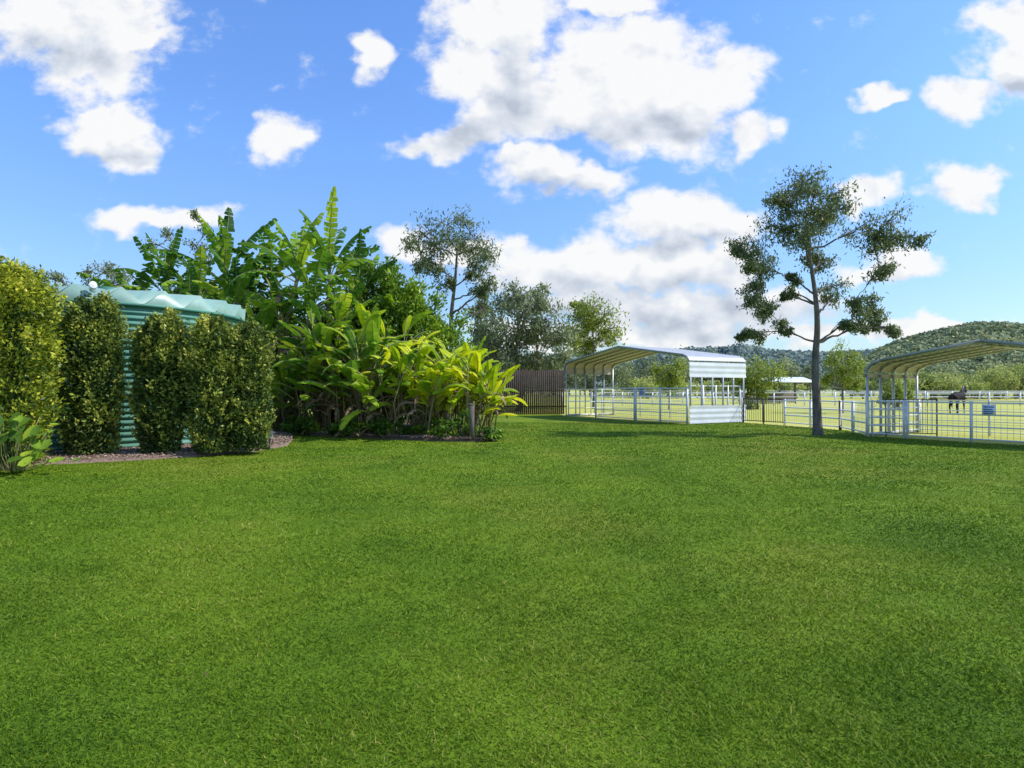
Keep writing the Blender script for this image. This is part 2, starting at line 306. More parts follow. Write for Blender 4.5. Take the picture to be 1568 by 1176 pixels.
td=[(1290,535,18),(1275,550,14),(1305,552,16),(1290,570,14),(1310,580,12),(1272,575,10)]
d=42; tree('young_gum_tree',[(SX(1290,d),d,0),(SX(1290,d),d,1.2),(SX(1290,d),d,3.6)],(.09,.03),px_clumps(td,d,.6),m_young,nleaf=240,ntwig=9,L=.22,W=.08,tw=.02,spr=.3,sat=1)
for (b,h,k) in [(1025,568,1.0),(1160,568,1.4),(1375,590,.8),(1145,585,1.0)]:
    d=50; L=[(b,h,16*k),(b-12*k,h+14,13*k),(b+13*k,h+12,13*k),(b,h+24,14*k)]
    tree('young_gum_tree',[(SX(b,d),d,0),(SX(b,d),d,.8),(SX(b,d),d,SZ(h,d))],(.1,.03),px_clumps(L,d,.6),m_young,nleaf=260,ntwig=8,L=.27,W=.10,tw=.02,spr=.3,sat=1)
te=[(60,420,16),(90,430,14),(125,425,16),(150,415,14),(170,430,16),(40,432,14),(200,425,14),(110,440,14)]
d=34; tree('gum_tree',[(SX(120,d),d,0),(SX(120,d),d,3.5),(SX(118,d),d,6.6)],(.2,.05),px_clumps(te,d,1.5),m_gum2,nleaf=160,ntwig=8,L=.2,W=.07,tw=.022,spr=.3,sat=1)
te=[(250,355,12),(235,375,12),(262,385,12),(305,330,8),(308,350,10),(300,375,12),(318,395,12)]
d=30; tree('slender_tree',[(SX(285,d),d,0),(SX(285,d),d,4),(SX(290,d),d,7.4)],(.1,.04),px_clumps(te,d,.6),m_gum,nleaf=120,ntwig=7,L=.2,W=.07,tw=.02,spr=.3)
# ------------------------------------------------------------ hedge columns
def hedge(name,c,rx,ry,h,mat,z0=.1,n=15000,seed=0,leaf=.095,foot=.7,am=.20):
    e=empty(name,(c[0],c[1],z0)); A=Acc()
    def prof(t): return (np.clip(1-np.clip((t-.80)/.215,0,1)**2.8,.02,1)**.5)*(foot+(1-foot)*np.clip(t/.40,0,1)**.8)
    def lm_(b): return 1+am*lump(b,2.2,seed)+.13*lump(b,4.7,seed+2)+.09*lump(b,10,seed+5)
    m=n//3; N=n+m
    t=np.concatenate([R.random(n)**.85,1-np.abs(R.normal(0,.06,m))]); t=np.clip(t,0,1); an=R.uniform(0,2*np.pi,N); dep=1-np.abs(R.normal(0,.14,N))
    dep[n:]*=np.sqrt(R.random(m))
    base=np.stack([np.cos(an)*rx,np.sin(an)*ry,t*h],1); lm=lm_(base)
    rad=prof(t)*lm*dep*(1+(R.random(N)<.12)*R.uniform(0,.26,N)); 
    top=1+.05*np.sin(base[:,0]*9+seed)+.035*np.sin(base[:,1]*11+base[:,0]*5+seed*2)
    C=np.stack([np.cos(an)*rx*rad,np.sin(an)*ry*rad,t*h*top+R.normal(0,.06,N)],1); C[:,2]=np.maximum(C[:,2],.03)
    D=C*np.array([1,1,0])/rx+R.normal(size=C.shape)*.75; D[:,2]+=.35
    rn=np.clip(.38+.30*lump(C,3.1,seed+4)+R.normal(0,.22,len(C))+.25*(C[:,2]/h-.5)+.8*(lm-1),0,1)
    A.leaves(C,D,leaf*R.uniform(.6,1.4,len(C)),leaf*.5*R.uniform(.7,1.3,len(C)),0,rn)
    for _ in range(95):
        tt_=R.uniform(.1,1); a=R.uniform(0,6.28); b=np.array([math.cos(a)*rx,math.sin(a)*ry,tt_*h]); s=float(prof(np.array([tt_]))[0]*lm_(b)); p=b*np.array([s,s,1])
        dr=np.array([math.cos(a)*.5,math.sin(a)*.5,R.uniform(.3,1.2)]); dr/=np.linalg.norm(dr); l=R.uniform(.10,.30); A.tube([p-dr*.1,p+dr*l*.5,p+dr*l],.004,4,1,.5)
        k=12; q=p+dr*np.linspace(0,l,k)[:,None]; A.leaves(q+R.normal(0,.03,(k,3)),dr+R.normal(0,.6,(k,3)),leaf*.95,leaf*.5,0,np.clip(R.normal(.72,.15,k),0,1))
    A.build('foliage',[mat,m_stem],e)
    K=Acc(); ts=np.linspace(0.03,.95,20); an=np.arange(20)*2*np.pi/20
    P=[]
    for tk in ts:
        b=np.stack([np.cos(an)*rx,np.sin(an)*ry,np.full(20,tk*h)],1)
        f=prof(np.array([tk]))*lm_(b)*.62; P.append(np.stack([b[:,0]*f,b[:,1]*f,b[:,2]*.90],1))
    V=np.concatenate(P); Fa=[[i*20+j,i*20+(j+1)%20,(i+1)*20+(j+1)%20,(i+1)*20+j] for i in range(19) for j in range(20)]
    K.add(V,Fa); K.build('inner_branches',[m_core],e,True)  # dark shell added behind the leaves so the hedge is not see-through
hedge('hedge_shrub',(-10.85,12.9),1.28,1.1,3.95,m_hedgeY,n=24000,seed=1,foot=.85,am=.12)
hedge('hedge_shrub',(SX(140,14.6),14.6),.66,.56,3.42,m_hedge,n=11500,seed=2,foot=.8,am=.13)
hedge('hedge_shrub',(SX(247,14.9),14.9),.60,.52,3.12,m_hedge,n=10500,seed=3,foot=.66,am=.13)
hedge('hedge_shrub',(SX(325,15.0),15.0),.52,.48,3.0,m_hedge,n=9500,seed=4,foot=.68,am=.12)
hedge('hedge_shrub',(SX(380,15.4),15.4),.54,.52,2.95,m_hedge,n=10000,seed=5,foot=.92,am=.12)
# ------------------------------------------------------------ water tank
e=empty('water_tank',(-12.25,18.9,.1))
m_tank=surf('tank_green_mat',(.06,.19,.135),(.095,.26,.19),1.2,.5,stretch=(1,1,.3),spec=.3)
m_roof=surf('tank_roof_mat',(.19,.32,.26),(.27,.41,.34),1.5,.4)
HW=3.72
A=Acc(); NZ=int(HW/.03); na=96; an=np.arange(na)*2*np.pi/na; RT=3.75; zs=np.linspace(0,HW,NZ)
V=np.concatenate([np.stack([np.cos(an)*(RT+.028*math.sin(z*2*math.pi/.15)),np.sin(an)*(RT+.028*math.sin(z*2*math.pi/.15)),np.full(na,z)],1) for z in zs])
Fa=[[i*na+j,i*na+(j+1)%na,(i+1)*na+(j+1)%na,(i+1)*na+j] for i in range(NZ-1) for j in range(na)]
A.add(V,Fa); A.build('corrugated_wall',[m_tank],e,True)
A=Acc(); nr=24; n2_=nr*2; an=np.arange(n2_)*2*np.pi/n2_; V=[]
for f,z in ((1.02,HW-.02),(1.03,HW+.14),(.5,HW+.47),(.06,HW+.76)):
    for j,a in enumerate(an): V.append((math.cos(a)*RT*f,math.sin(a)*RT*f,z if z<HW else z+(.24 if j%2 else -.15)*f))
Fa=[[i*n2_+j,i*n2_+(j+1)%n2_,(i+1)*n2_+(j+1)%n2_,(i+1)*n2_+j] for i in range(3) for j in range(n2_)]
A.add(V,Fa); A.build('folded_roof',[m_roof],e)
A=Acc(); an=np.linspace(0,2*np.pi,97); A.tube(np.stack([np.cos(an)*(RT+.06),np.sin(an)*(RT+.06),np.full(97,HW-.04)],1),.05,8); 
A.tube([(0,0,HW+.65),(0,0,HW+.85)],.3,16); A.build('rim',[m_tank],e,False)
A=Acc(); a=math.radians(-62); q=np.array([math.cos(a)*3.5,math.sin(a)*3.5,HW+.32]); A.tube([q,q+[.25,-.35,.05]],.09,12,0); A.tube([q+[.25,-.35,.05],q+[.26,-.36,.052]],[.09,.001],12,0); A.build('inlet_pipe',[surf('pvc_mat',(.7,.7,.68),(.8,.8,.78),3,.4)],e,True)
# ------------------------------------------------------------ paddle leaves
def paddle(A,base,az,el,L,W,droop,tear=.4,rn=.5,mi=0,mir=1,n=15,pet=.18):
    p=np.array(base,float); ca,sa=math.cos(az),math.sin(az); side=np.array([-sa,ca,0]); P=[p.copy()]; el0=el; twist=R.normal(0,.25)
    els=[]
    for i in range(n):
        t=i/n; e_=el-droop*t**1.3; els.append(e_); p=p+np.array([ca*math.cos(e_),sa*math.cos(e_),math.sin(e_)])*L/n; P.append(p.copy())
    P=np.array(P); els.append(els[-1])
    A.tube(P,np.linspace(.018*L**.5,.004,len(P)),4,mir,.75)
    k0=int(pet*n)
    for sgn in (-1,1):
        hang=R.uniform(.1,.45)
        for i in range(k0,n):
            def wf(t): t=(t-pet)/(1-pet); t=min(max(t,0),1); return W*.5*(math.sin(math.pi*min(1,t*.93+.05))**.55)
            w0,w1=wf(i/n),wf((i+1)/n)
            nrm0=np.array([-ca*math.sin(els[i]),-sa*math.sin(els[i]),math.cos(els[i])])
            hg=hang+(R.normal(0,.35)*tear)+.5*tear*(i/n); g=.26*tear*R.random()*(P[i+1]-P[i])
            a_=hg+twist*sgn
            o=side*sgn*math.cos(a_)-nrm0*math.sin(a_)
            A.add([P[i],P[i+1],P[i+1]+o*w1-g+(P[i+1]-P[i])*.25,P[i]+o*w0+g+(P[i+1]-P[i])*.25],[[0,1,2,3]],mi,float(np.clip(rn+R.normal(0,.05),0,1)))
def banana(b,h,d,n=9,L=2.6,W=.62,sc=1,rnb=.5):
    top=S(b,h,d); top[2]-=1.35*sc; x,y,z=top
    e=empty('banana_plant',(x,y,.1)); A=Acc(); z-=.1
    bx,by=R.normal(0,.25,2)
    P=bez((bx,by,0),(0,0,z),0,8,.02); A.tube(P,np.linspace(.16,.07,8),8,1,.6)
    a0=R.uniform(0,6.28)
    for i in range(n):
        az=a0+i*2.4; f=i/n; el=math.radians(87-52*f+R.normal(0,7)); 
        paddle(A,(0,0,z-.25*f),az,el,L*R.uniform(.8,1.2)*sc,W*R.uniform(.8,1.1),math.radians(R.uniform(15,55)+65*f),tear=R.uniform(.4,1.2),rn=float(np.clip(rnb+R.normal(0,.22),0,1)),n=18)
    for i in range(4):
        paddle(A,(0,0,z-.5-R.uniform(0,.8)),R.uniform(0,6.28),.1,1.6*sc,.35,math.radians(130),tear=1.2,rn=R.random(),mi=2,mir=2)
    A.build('stem_and_leaves',[m_ban,m_stem,m_dead],e)
for (b,h,d,n,s,rb) in [(205,430,27,8,1.0,.35),(252,400,26.5,9,1.05,.4),(305,410,26,9,1.0,.5),(345,382,27,9,1.1,.55),(360,425,25,10,1,.5),(415,388,26.5,9,1.05,.55),(455,368,24.6,10,1.08,.68),(505,370,24.9,10,1.08,.5),(480,415,24,9,1,.6),(430,440,24.3,9,.9,.5),(550,400,25,9,1.0,.45),(400,480,23.8,9,.85,.55),(290,450,25,8,.9,.4),(600,450,25,8,.88,.45),(520,450,23.6,9,.9,.6),(340,470,24.6,8,.9,.5),(240,455,25.5,8,.85,.4),(380,430,27,9,1,.45),(560,470,23.6,8,.8,.6)]:
    banana(b,h,d,n,2.6*s,.62,s,rb)
def thicket(name,pts,mat,L,W,Hm,rb,nst=(7,11)):
    for (x,y,H) in pts:
        e=empty(name,(x,y,.1)); A=Acc()
        for _ in range(R.integers(*nst)):
            az=R.uniform(0,6.28); ox,oy=R.normal(0,.28,2); lean=R.uniform(.05,.3); h=H*R.uniform(.4,.8)
            tip=np.array([ox+math.cos(az)*lean*h,oy+math.sin(az)*lean*h,h]); P=bez((ox*.6,oy*.6,0),tip,0,6); A.tube(P,np.linspace(.03,.014,6),5,1,R.random()*.8)
            for k in range(3):
                paddle(A,tip-np.array([0,0,k*.22*H/2.5]),az+R.normal(0,.9),math.radians(R.uniform(45,85)-12*k),L*R.uniform(.6,1.15),W*R.uniform(.75,1.2),math.radians(R.uniform(25,80)+12*k),tear=R.uniform(0,.35),rn=float(np.clip(rb+R.normal(0,.22),0,1)),n=10)
        for _ in range(7):
            az=R.uniform(0,6.28); paddle(A,(R.normal(0,.2),R.normal(0,.2),R.uniform(.5,1.4)),az,.6,R.uniform(.8,1.3),.16,math.radians(130),tear=1,rn=R.random(),mi=2,mir=2,n=7)
        A.build('stems_and_leaves',[mat,m_stem,m_dead],e)
thicket('ginger_plant',[(SX(b,d),d,H) for b,d,H in [(640,21,4.0),(680,20.6,3.3),(715,20,2.7),(650,20.3,2.7),(610,21,3.6),(700,21.5,3.1),(600,22.4,4.6),(725,20.8,2.4),(670,22,3.7),(745,21.2,2.3)]],m_ging,1.3,.33,3,.62)
thicket('heliconia_plant',[(SX(b,d),d,H) for b,d,H in [(440,23.2,2.8),(470,22.4,4.2),(500,22,3.4),(530,21.7,4.4),(560,21.4,3.2),(590,21,2.6),(490,23,4.8),(455,24,3.6),(575,22.2,4.4),(430,24.4,2.2)]],m_ban,1.5,.40,3,.70)
def shrub(name,c,rad,n,mat,leaf,core=True,rb=.45,seed=0,base=None):
    c=np.array(c,float); e=empty(name,(c[0],c[1],0.1)); A=Acc(); c0=np.array([0,0,c[2]-.1]); rad=np.array(rad)
    ns=max(14,n//140); dv=R.normal(size=(ns,3)); dv/=np.linalg.norm(dv,axis=1)[:,None]; q=c0+dv*rad*R.uniform(.5,1.1,(ns,1))
    k=R.integers(0,ns,n); C=q[k]+R.normal(size=(n,3))*rad*.17; C[:,2]=np.maximum(C[:,2],.02)
    D=dv[k]+R.normal(size=(n,3))*.6
    A.leaves(C,D,leaf*R.uniform(.6,1.4,n),leaf*.45*R.uniform(.7,1.3,n),0,np.clip(rb+R.normal(0,.1,ns)[k]*1.2+R.normal(0,.13,n)+.15*dv[k][:,0],0,1))  # random tone plus a painted lift on the sun side
    for i in range(min(ns,26)):
        A.tube(bez((R.normal(0,.12),R.normal(0,.12),-.05),q[i],.05,6),np.linspace(.035,.01,6),5,1,.4)
    A.build('stems_and_foliage',[mat,m_stem],e)
for i,(b,h,d,rx,rz,n) in enumerate([(575,440,25.6,1.0,1.0,3000),(605,475,25,1.1,1.3,4000),(540,500,25.5,1.4,1.5,5000),(640,510,25,1.2,1.4,4000),(420,530,26,1.8,1.8,5000),(500,550,25,1.8,1.8,5000),(360,510,27.5,2,1.8,4000),(590,560,24.5,1.6,1.7,4500),(670,560,25,1.4,1.4,4500),(690,530,26,1.2,1.1,3000),(650,610,24,1.4,.9,3000),(450,600,26,1.8,1.4,3500),(310,480,28,2,1.8,3500)]):
    q=S(b,h,d); shrub('garden_shrub',q,(rx,rx*.8,rz),n,m_shrub,.2,rb=.45+.1*(i%3),seed=i)
for i,(b,d) in enumerate([(520,20.9),(560,20.5),(600,20.2),(640,19.9),(680,19.6),(715,19.4),(738,19.5),(480,21.6),(445,22.6)]):
    shrub('ground_cover_plant',(SX(b,d)+R.normal(0,.15),d+R.normal(0,.15),.25+.1*(i%3)),(.42+.12*(i%2),.35,.2+.09*(i%3)),600+100*(i%4),m_shrub,.14,rb=.35,seed=i)
# broadleaf plant lower left
e=empty('broadleaf_plant',(-9.35,11.75,.08)); A=Acc()
for i in range(110):
    x,y=R.normal(-.1,.38),R.normal(0,.3); z=R.uniform(.06,1.2)*max(.25,1-abs(x)*.7)
    A.tube(bez((x*.3,y*.3,0),(x,y,z),.1,5),.007,4,1,.8)
    az=R.uniform(0,6.28); r=R.uniform(.05,.13); tx=R.normal(0,.6,2); pts=[]
    for k in range(12):
        a=k*math.pi/6; rr=r*(1-.3*(k==6)+.25*(k==0))*(1+.10*math.sin(3*a)); px_,py_=rr*math.cos(a),rr*math.sin(a)
        pts.append((x+px_*math.cos(az)-py_*math.sin(az),y+px_*math.sin(az)+py_*math.cos(az),z+tx[0]*px_+abs(py_)*.25+(px_*math.sin(az)+py_*math.cos(az))*(.6+tx[1]*.5)))
    V=[(x,y,z-.02)]+pts; A.add(V,[[0,1+k,1+(k+1)%12,1+(k+2)%12] for k in range(0,12,2)],0,R.uniform(.2,.95))
A.build('stems_and_leaves',[m_shrub,m_stem],e)
# garden light
e=empty('garden_light',(SX(413,16.6),16.6,.0)); m_dk=surf('dark_metal_mat',(.03,.03,.03),(.06,.06,.055),10,.5); m_gl=surf('frosted_glass_mat',(.6,.58,.5),(.7,.68,.6),10,.3)
A=Acc(); A.tube([(0,0,0),(0,0,.30)],.025,10,0); A.tube([(0,0,.30),(0,0,.32),(0,0,.44)],[.03,.09,.09],12,1); A.tube([(0,0,.44),(0,0,.45),(0,0,.53)],[.17,.16,.01],14,0); A.build('bollard',[m_dk,m_gl],e)
A=Acc(); m_wood=surf('weathered_wood_mat',(.09,.075,.06),(.22,.19,.16),6,.9,bump=.5,stretch=(6,6,.6),spec=.1)
x,y=SX(722,19.05),19.05; A.beam((x,y,0),(x+.02,y,1.12),.14,.14); A.beam((x-.02,y,1.1),(x-.02,y,1.16),.17,.17); A.build('timber_post',[m_wood])
# ------------------------------------------------------------ paling fence
m_pal=surf('paling_mat',(.045,.035,.028),(.115,.092,.075),4,.9,bump=.4,stretch=(5,5,.4),spec=.1)
A=Acc(); p0=np.array([SX(560,38.5),38.5]); p1=np.array([SX(868,40),40.]); Ln=np.linalg.norm(p1-p0); dr=(p1-p0)/Ln; n=int(Ln/.125)
for i in range(n):
    q=p0+dr*(i*.125); hh=2.82+R.normal(0,.02); A.beam((q[0],q[1],0),(q[0],q[1]+R.normal(0,.004),hh),.11,.02,rnd=R.random())
for z in (.5,1.5,2.4): A.beam((p0[0],p0[1]+.05,z),(p1[0],p1[1]+.05,z),.05,.09)
A.build('paling_fence',[m_pal])
# ------------------------------------------------------------ shelters
m_white=surf('white_steel_mat',(.68,.69,.70),(.80,.81,.82),4,.4)
m_cream=surf('roof_sheet_mat',(.33,.34,.34),(.44,.45,.45),2,.4)
m_wallsh=surf('wall_sheet_mat',(.62,.64,.66),(.76,.77,.78),2,.35)
m_under=surf('roof_underside_mat',(.28,.25,.21),(.40,.36,.30),2,.5)
m_galv=surf('galvanised_mat',(.42,.44,.46),(.58,.60,.62),8,.45,metal=.3)
def shelter(name,A2,B2,depth,eave,apex,up_r,low_r,up_l,nr=6,cr=.28):
    A2=np.array(A2);B2=np.array(B2); W=np.linalg.norm(B2-A2); fx=(B2-A2)/W; back=np.array([-fx[1],fx[0]]);
    if back[1]<0: back=-back
    def pt(s,z,dp): q=A2+fx*s+back*dp; return np.array([q[0]-A2[0],q[1]-A2[1],z])
    e=empty(name,(A2[0],A2[1],0))
    sl=(apex-eave)/(W/2)
    prof=[(0,0),(0,eave-cr)]
    for k in range(1,6):
        a=k/6*math.pi/2*.85; prof.append((cr*(1-math.cos(a)),eave-cr+cr*math.sin(a)*1.0))
    prof.append((cr*1.3,eave+sl*cr*1.3)); prof.append((W/2,apex))
    full=prof+[(W-s,z) for s,z in prof[-2::-1]]
    Rb=Acc()
    for k in range(nr):
        dp=depth*k/(nr-1)
        for (s0,z0),(s1,z1) in zip(full[:-1],full[1:]): Rb.beam(pt(s0,z0,dp),pt(s1,z1,dp),.065)
    for sgn_s in (0,W): Rb.beam(pt(sgn_s,.06,0),pt(sgn_s,.06,depth),.07); 
    Rb.beam(pt(W/2,apex-.08,0),pt(W/2,apex-.08,depth),.05)
    Rb.build('steel_frame',[m_galv],e)
    def sheet(nm,seg,mat):
        seg=np.array(seg,float); dl=np.r_[0,np.cumsum(np.linalg.norm(np.diff(seg,axis=0),axis=1))]; m=max(4,int(dl[-1]/.055)); tt=np.linspace(0,dl[-1],m)
        q=np.stack([np.interp(tt,dl,seg[:,0]),np.interp(tt,dl,seg[:,1])],1); T=np.gradient(q,axis=0); T/=np.linalg.norm(T,axis=1)[:,None]+1e-9; Nn=np.stack([-T[:,1],T[:,0]],1)
        off=.05+.020*((np.arange(m)//1)%4<2); qq=q+Nn*off[:,None]; qi=qq-Nn*.006
        a=Acc(); V=[pt(s,z,-.12) for s,z in qq]+[pt(s,z,depth+.12) for s,z in qq]; Fa=[[i,i+1,m+i+1,m+i] for i in range(m-1)]; a.add(V,Fa,0)
        V=[pt(s,z,-.12) for s,z in qi]+[pt(s,z,depth+.12) for s,z in qi]; a.add(V,Fa,1); a.build(nm,[mat,m_under],e)
    r=prof[2:]; l=[(W-s,z) for s,z in prof[1:]][::-1]
    if up_l>cr: l=l+[(W,eave-up_l)]
    sheet('roof_sheeting',r+l[1:],m_cream)
    if up_r>cr: sheet('upper_wall_sheeting',[(0,eave-up_r),(0,eave-cr+.02)],m_wallsh)
    if low_r>0: sheet('lower_wall_sheeting',[(0,.04),(0,low_r)],m_wallsh)
    T=Acc()
    for dp in (-.13,):
        for (s0,z0),(s1,z1) in zip(full[1:-2],full[2:-1]): T.beam(pt(s0,z0+.05,dp),pt(s1,z1+.05,dp),.03,.06)
    T.build('gable_trim',[m_cream],e)
    return pt,fx,back,W,e
def clampedpanel(A,P,Q,h,rails,spacing,mesh=False,post=.06,z0=.12,rr=.02,mi=0):
    P=np.array(P,float);Q=np.array(Q,float);L=np.linalg.norm(Q-P);n=max(1,int(round(L/spacing)))
    for i in range(n+1):
        q=P+(Q-P)*i/n; A.beam((q[0],q[1],0),(q[0],q[1],h+.04),post,post,mi)
    for z in np.linspace(z0,h,rails): A.tube([(P[0],P[1],z),((P[0]+Q[0])/2,(P[1]+Q[1])/2,z),(Q[0],Q[1],z)],rr,6,mi)
    if mesh:
        m=int(L/.15)
        for i in range(m): q=P+(Q-P)*(i+.5)/m; A.beam((q[0],q[1],z0),(q[0],q[1],h),.007,.007,mi)
        for z in np.arange(z0,h,.15): A.beam((P[0],P[1],z),(Q[0],Q[1],z),.007,.007,mi)
pt,fx,bk,W,e=shelter('livestock_shelter',SA,SB,3.5,3.1,3.8,.95,.85,.6)
def off(A2,fx,bk,s,dp): return A2+fx*s+bk*dp
A=Acc()
clampedpanel(A,off(SA,fx,bk,.1,-.1),off(SA,fx,bk,3.6,-.1),1.65,5,1.75,True,.08,rr=.025)
clampedpanel(A,off(SA,fx,bk,3.7,-.1),off(SA,fx,bk,6.9,-.1),1.65,5,3.2,True,.08,rr=.025)
A.build('stockyard_gate',[m_white])
A=Acc(); clampedpanel(A,off(SA,fx,bk,W-.1,.1),off(SA,fx,bk,W-.1,3.4),1.6,5,.9); clampedpanel(A,off(SA,fx,bk,.1,3.5),off(SA,fx,bk,W-.1,3.5),1.5,5,2.4)
clampedpanel(A,off(SA,fx,bk,.12,.1),off(SA,fx,bk,.12,3.4),1.75,4,.85)
A.build('stockyard_rails',[m_white])
def sign(name,b,h,d,w_,hh,ang=0):
    q=S(b,h,d); A=Acc(); ca,sa=math.cos(ang),math.sin(ang)
    def P(x,z,y=0): return q+np.array([x*ca-y*sa,x*sa+y*ca,z])
    A.beam(P(-w_/2,0),P(w_/2,0),.01,hh,0); 
    for k,z in enumerate((.28,.08,-.1,-.28)): A.beam(P(-w_*.38,z*hh,-.008),P(w_*(.38-.1*(k%2)),z*hh,-.008),.003,hh*.1,1)
    A.build(name,[m_white,surf('sign_ink_mat',(.05,.12,.35),(.06,.14,.4),5,.5)])
sign('notice_sign',983,600,31.1,.42,.45,math.radians(-60))
pt,fx2,bk2,W2,e=shelter('livestock_shelter',RA,RB,3.6,2.45,3.0,.45,0,.45,nr=5,cr=.35)
A=Acc()
clampedpanel(A,off(RA,fx2,bk2,.05,-.12),off(RA,fx2,bk2,1.2,-.12),1.2,5,1.2,True)
clampedpanel(A,off(RA,fx2,bk2,1.3,-.12),off(RA,fx2,bk2,6.6,-.12),1.2,4,1.8,True)
A.build('stockyard_gate',[m_white])
A=Acc(); clampedpanel(A,off(RA,fx2,bk2,.1,.1),off(RA,fx2,bk2,.1,3.5),1.2,5,1.1); clampedpanel(A,off(RA,fx2,bk2,.1,3.6),off(RA,fx2,bk2,6.6,3.6),1.2,4,2.2); A.build('stockyard_rails',[m_white])
A=Acc(); P=off(RA,fx2,bk2,.35,.5);Q=off(RA,fx2,bk2,1.5,1.5); clampedpanel(A,P,Q,1.25,2,1.6,False,.035,rr=.014)
for i in range(12): q=P+(Q-P)*i/11; A.beam((q[0],q[1],.1),(q[0],q[1],1.25),.013)
A.build('black_picket_panel',[m_dk])
sign('notice_sign',1514,628,17.75,.33,.32,math.radians(-56))
# fences
A=Acc(); c0=np.array([11.1,30.0]); c1=np.array([12.2,28.0]); clampedpanel(A,c0,c1,1.15,2,1.1,False,.05)
for i in range(20): q=c0+(c1-c0)*i/19; A.beam((q[0],q[1],.08),(q[0],q[1],1.12),.018)
A.build('black_picket_fence',[m_dk])
A=Acc(); clampedpanel(A,(12.2,28.0),(12.9,24.6),1.12,4,1.7,True,.08,rr=.028); clampedpanel(A,(12.9,24.6),tuple(RA),1.12,4,1.7,True,.08,rr=.028); A.build('rail_fence',[m_white])
A=Acc(); clampedpanel(A,(2,62),(85,60),1.25,3,3.0,False,.10,.45,.035); A.build('paddock_fence',[m_white])
A=Acc(); clampedpanel(A,(22,95),(130,92),1.3,3,4.0,False,.12,.5,.05); A.build('paddock_fence',[m_white])
e=empty('open_shed',(30.8,70,0)); A=Acc()
for x in (-2.6,-.9,.9,2.6):
    for y in (0,4): A.beam((x,y,0),(x,y,2.45),.12,.12,1)
A.build('posts',[m_white,m_wood],e)
A=Acc(); A.add([(-3,-.5,2.45),(3,-.5,2.45),(2.7,2,3.0),(-2.7,2,3.0),(3,4.5,2.45),(-3,4.5,2.45)],[[0,1,2,3],[3,2,4,5]]); A.beam((-3,-.5,2.4),(3,-.5,2.4),.06,.14); A.build('roof',[m_white],e)
A=Acc(); A.beam((-2.5,3.9,.7),(2.5,3.9,.7),.04,1.3); A.build('rear_wall',[m_wood],e)
# ------------------------------------------------------------ horse
def horse(loc,rot):
    J={0:((0,0,1.12),.27),1:((-.4,0,1.16),.28),2:((-.72,0,1.2),.24),3:((.4,0,1.12),.27),4:((.66,0,1.22),.24),
       5:((.92,0,1.42),.15),6:((1.16,0,1.62),.11),7:((1.34,0,1.68),.10),8:((1.52,0,1.52),.075),9:((1.68,0,1.36),.055),
       10:((-.72,.17,1.0),.17),11:((-.60,.18,.78),.10),12:((-.86,.18,.52),.06),13:((-.80,.18,.16),.04),14:((-.76,.18,.03),.055),
       15:((-.72,-.17,1.0),.17),16:((-.52,-.18,.78),.10),17:((-.76,-.18,.52),.06),18:((-.70,-.18,.16),.04),19:((-.66,-.18,.03),.055),
       20:((.62,.15,.95),.12),21:((.58,.16,.72),.075),22:((.60,.16,.46),.05),23:((.60,.16,.16),.036),24:((.63,.16,.03),.05),
       25:((.62,-.15,.95),.12),26:((.66,-.16,.72),.075),27:((.70,-.16,.46),.05),28:((.72,-.16,.16),.036),29:((.75,-.16,.03),.05),
       30:((-.97,0,1.24),.05),31:((-1.06,0,1.0),.06),32:((-1.06,0,.65),.05),33:((-1.04,0,.42),.02),
       34:((1.29,.07,1.82),.022),35:((1.29,-.07,1.82),.022)}
    E=[(0,1),(1,2),(0,3),(3,4),(4,5),(5,6),(6,7),(7,8),(8,9),(2,10),(10,11),(11,12),(12,13),(13,14),(2,15),(15,16),(16,17),(17,18),(18,19),(4,20),(20,21),(21,22),(22,23),(23,24),(4,25),(25,26),(26,27),(27,28),(28,29),(2,30),(30,31),(31,32),(32,33),(7,34),(7,35)]
    me=bpy.data.meshes.new('body'); me.from_pydata([J[i][0] for i in range(36)],E,[]); e=empty('horse',loc); e.rotation_euler=(0,0,rot)
    o=bpy.data.objects.new('body',me); link(o); o.parent=e
    md=o.modifiers.new('skin','SKIN'); sv=me.skin_vertices[0].data
    for i in range(36): sv[i].radius=(J[i][1],J[i][1])
    sv[0].use_root=True; sb=o.modifiers.new('sub','SUBSURF'); sb.levels=2; sb.render_levels=2
    me.materials.append(surf('horse_coat_mat',(.010,.008,.007),(.022,.018,.015),3,.75,spec=.15))
    A=Acc(); P=np.array([(1.26,0,1.82),(1.1,0,1.74),(.95,0,1.60),(.78,0,1.46)]); A.tube(P,[.02,.05,.05,.03],6); A.build('mane',[m_dk],e)
horse((SX(1466,41),41,0),math.radians(38))
# ------------------------------------------------------------ distant tree line and hills
def treemass(name,spec,mat,leaf,per):
    A=Acc()
    for (x,y,h,r) in spec:
        ns=12; dv=R.normal(size=(ns,3)); dv/=np.linalg.norm(dv,axis=1)[:,None]
        q=np.array([x,y,h*.58])+dv*np.array([r,r,h*.38])*R.uniform(.4,.95,(ns,1)); k=R.integers(0,ns,per)
        C=q[k]+R.normal(size=(per,3))*np.array([r*.20,r*.20,h*.08]); C[:,2]=np.maximum(C[:,2],.15)
        tone=R.normal(0,.22)
        A.leaves(C,R.normal(size=(per,3)),leaf*R.uniform(.6,1.4,per),leaf*.6*R.uniform(.7,1.3,per),0,np.clip(.42+tone+R.normal(0,.12,per)+.28*dv[k][:,0]+.28*dv[k][:,2],0,1))  # sunlit side and crown tops painted lighter, over random tone
        A.tube([(x,y,0),(x+R.normal(0,.2),y,h*.3),(x,y,h*.7)],[.18,.14,.08],5,1,.5)
    A.build(name,[mat,m_stem])
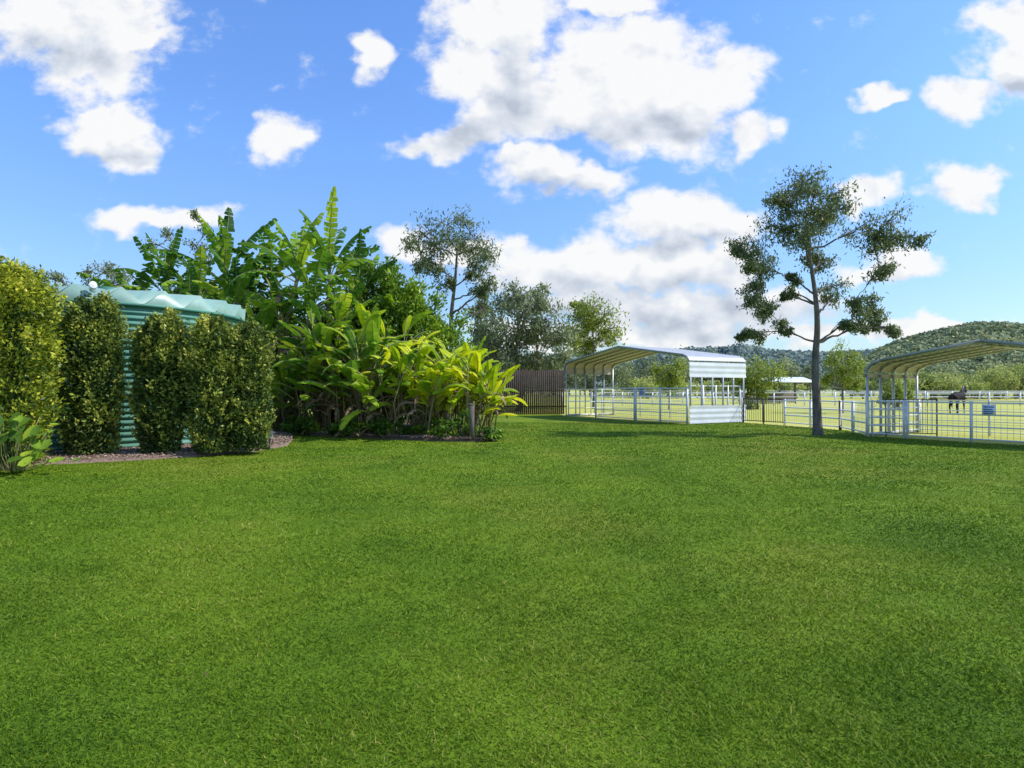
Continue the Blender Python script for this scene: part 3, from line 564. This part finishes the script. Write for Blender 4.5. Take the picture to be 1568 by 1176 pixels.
m_far=leafmat('far_tree_mat',[(0,(.08,.11,.055)),(.5,(.21,.26,.12)),(1,(.42,.45,.21))],.25,.7,.05,.4)
m_far2=leafmat('far_bush_mat',[(0,(.13,.17,.05)),(.5,(.32,.38,.09)),(1,(.52,.54,.16))],.25,.7,.05,.4)
sp_=[]
for i in range(130):
    b=R.uniform(560,1700); d=R.uniform(135,175); hpx=R.uniform(30,60)*(1 if b<1400 else .75); sp_.append((SX(b,d),d,1.6+hpx/F*d,R.uniform(2.2,4.0)))
treemass('distant_treeline',sp_,m_far,.55,560)
sp_=[]
for i in range(60):
    b=R.uniform(1370,1720); d=R.uniform(98,120); hpx=R.uniform(18,36)+8*math.sin(b/30); sp_.append((SX(b,d),d,1.6+hpx/F*d,R.uniform(2,4)))
for i in range(26):
    b=R.uniform(930,1370); d=R.uniform(105,125); hpx=R.uniform(4,20); sp_.append((SX(b,d),d,1.6+hpx/F*d,R.uniform(1.6,3.2)))
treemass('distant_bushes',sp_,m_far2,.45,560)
m_hill=surf('hill_mat',(.14,.18,.10),(.26,.30,.17),.03,.95,detail=8,spec=.05)
def hill(name,ctrl,d,depth,ntree,per,tr_,lsz,mat):
    xs=[SX(b,d) for b,_ in ctrl]; zs_=[SZ(h,d) for _,h in ctrl]
    X=np.linspace(xs[0],xs[-1],220); Y=np.linspace(0,1,40)
    def H(x,t):
        ridge=np.interp(x,xs,zs_)+2.5*np.sin(x*.021)+1.5*np.sin(x*.06+1)
        pr=np.where(t<.6,np.sin(np.clip(t/.6,0,1)*np.pi/2),np.cos(np.clip((t-.6)/.4,0,1)*np.pi/2))
        gully=1+.16*np.sin(x*.025+t*7)*np.where(t<.6,(1-t/.6),0)
        return ridge*pr*gully
    XX,TT=np.meshgrid(X,Y); Z=H(XX,TT); YY=d-depth*.6+TT*depth; sxy=XX*(YY/d)
    V=np.stack([sxy,YY,Z-.5],-1).reshape(-1,3); nx=len(X); Fa=[[i*nx+j,i*nx+j+1,(i+1)*nx+j+1,(i+1)*nx+j] for i in range(39) for j in range(nx-1)]
    e=empty(name); mesh_np('terrain',V,Fa,[m_hill],parent=e,smooth=True)
    cx=R.uniform(xs[0],xs[-1],ntree); ct=R.uniform(.02,.66,ntree); cz=H(cx,ct); cy=d-depth*.6+ct*depth; rt=tr_*R.uniform(.5,1.4,ntree); tone=R.normal(0,.24,ntree)
    k=np.repeat(np.arange(ntree),per); n=len(k); dv=R.normal(size=(n,3)); dv/=np.linalg.norm(dv,axis=1)[:,None]; dv[:,2]=np.abs(dv[:,2])
    C=np.stack([cx[k]*(cy[k]/d),cy[k],cz[k]+rt[k]*.2],1)+dv*rt[k][:,None]*np.array([1,1,.95])
    D=np.cross(dv,R.normal(size=(n,3)))
    A=Acc(); A.leaves(C,D,lsz*R.uniform(.7,1.3,n),lsz*.8*R.uniform(.7,1.3,n),0,np.clip(.42+tone[k]+R.normal(0,.08,n)+.3*(dv[:,2]-.5)+.2*dv[:,0],0,1)); A.build('forest_canopy',[mat],e)  # crown tone is random, lightened in colour towards sun and sky
m_hl=leafmat('hill_canopy_mat',[(0,(.11,.155,.095)),(.5,(.28,.33,.17)),(1,(.52,.53,.28))],.2,.9,.012,.35,.05)  # aerial haze is mixed into these lightened greens
m_hl2=leafmat('far_hill_canopy_mat',[(0,(.15,.215,.215)),(.5,(.25,.32,.28)),(1,(.40,.46,.37))],.2,.9,.008,.35,.05)  # bluish distance haze painted into the canopy colour
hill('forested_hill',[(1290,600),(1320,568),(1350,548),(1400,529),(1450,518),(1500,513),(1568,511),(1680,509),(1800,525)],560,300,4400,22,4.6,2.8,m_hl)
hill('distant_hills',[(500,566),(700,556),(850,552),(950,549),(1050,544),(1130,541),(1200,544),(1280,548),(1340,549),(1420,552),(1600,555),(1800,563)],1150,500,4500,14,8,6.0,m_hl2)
print('done')
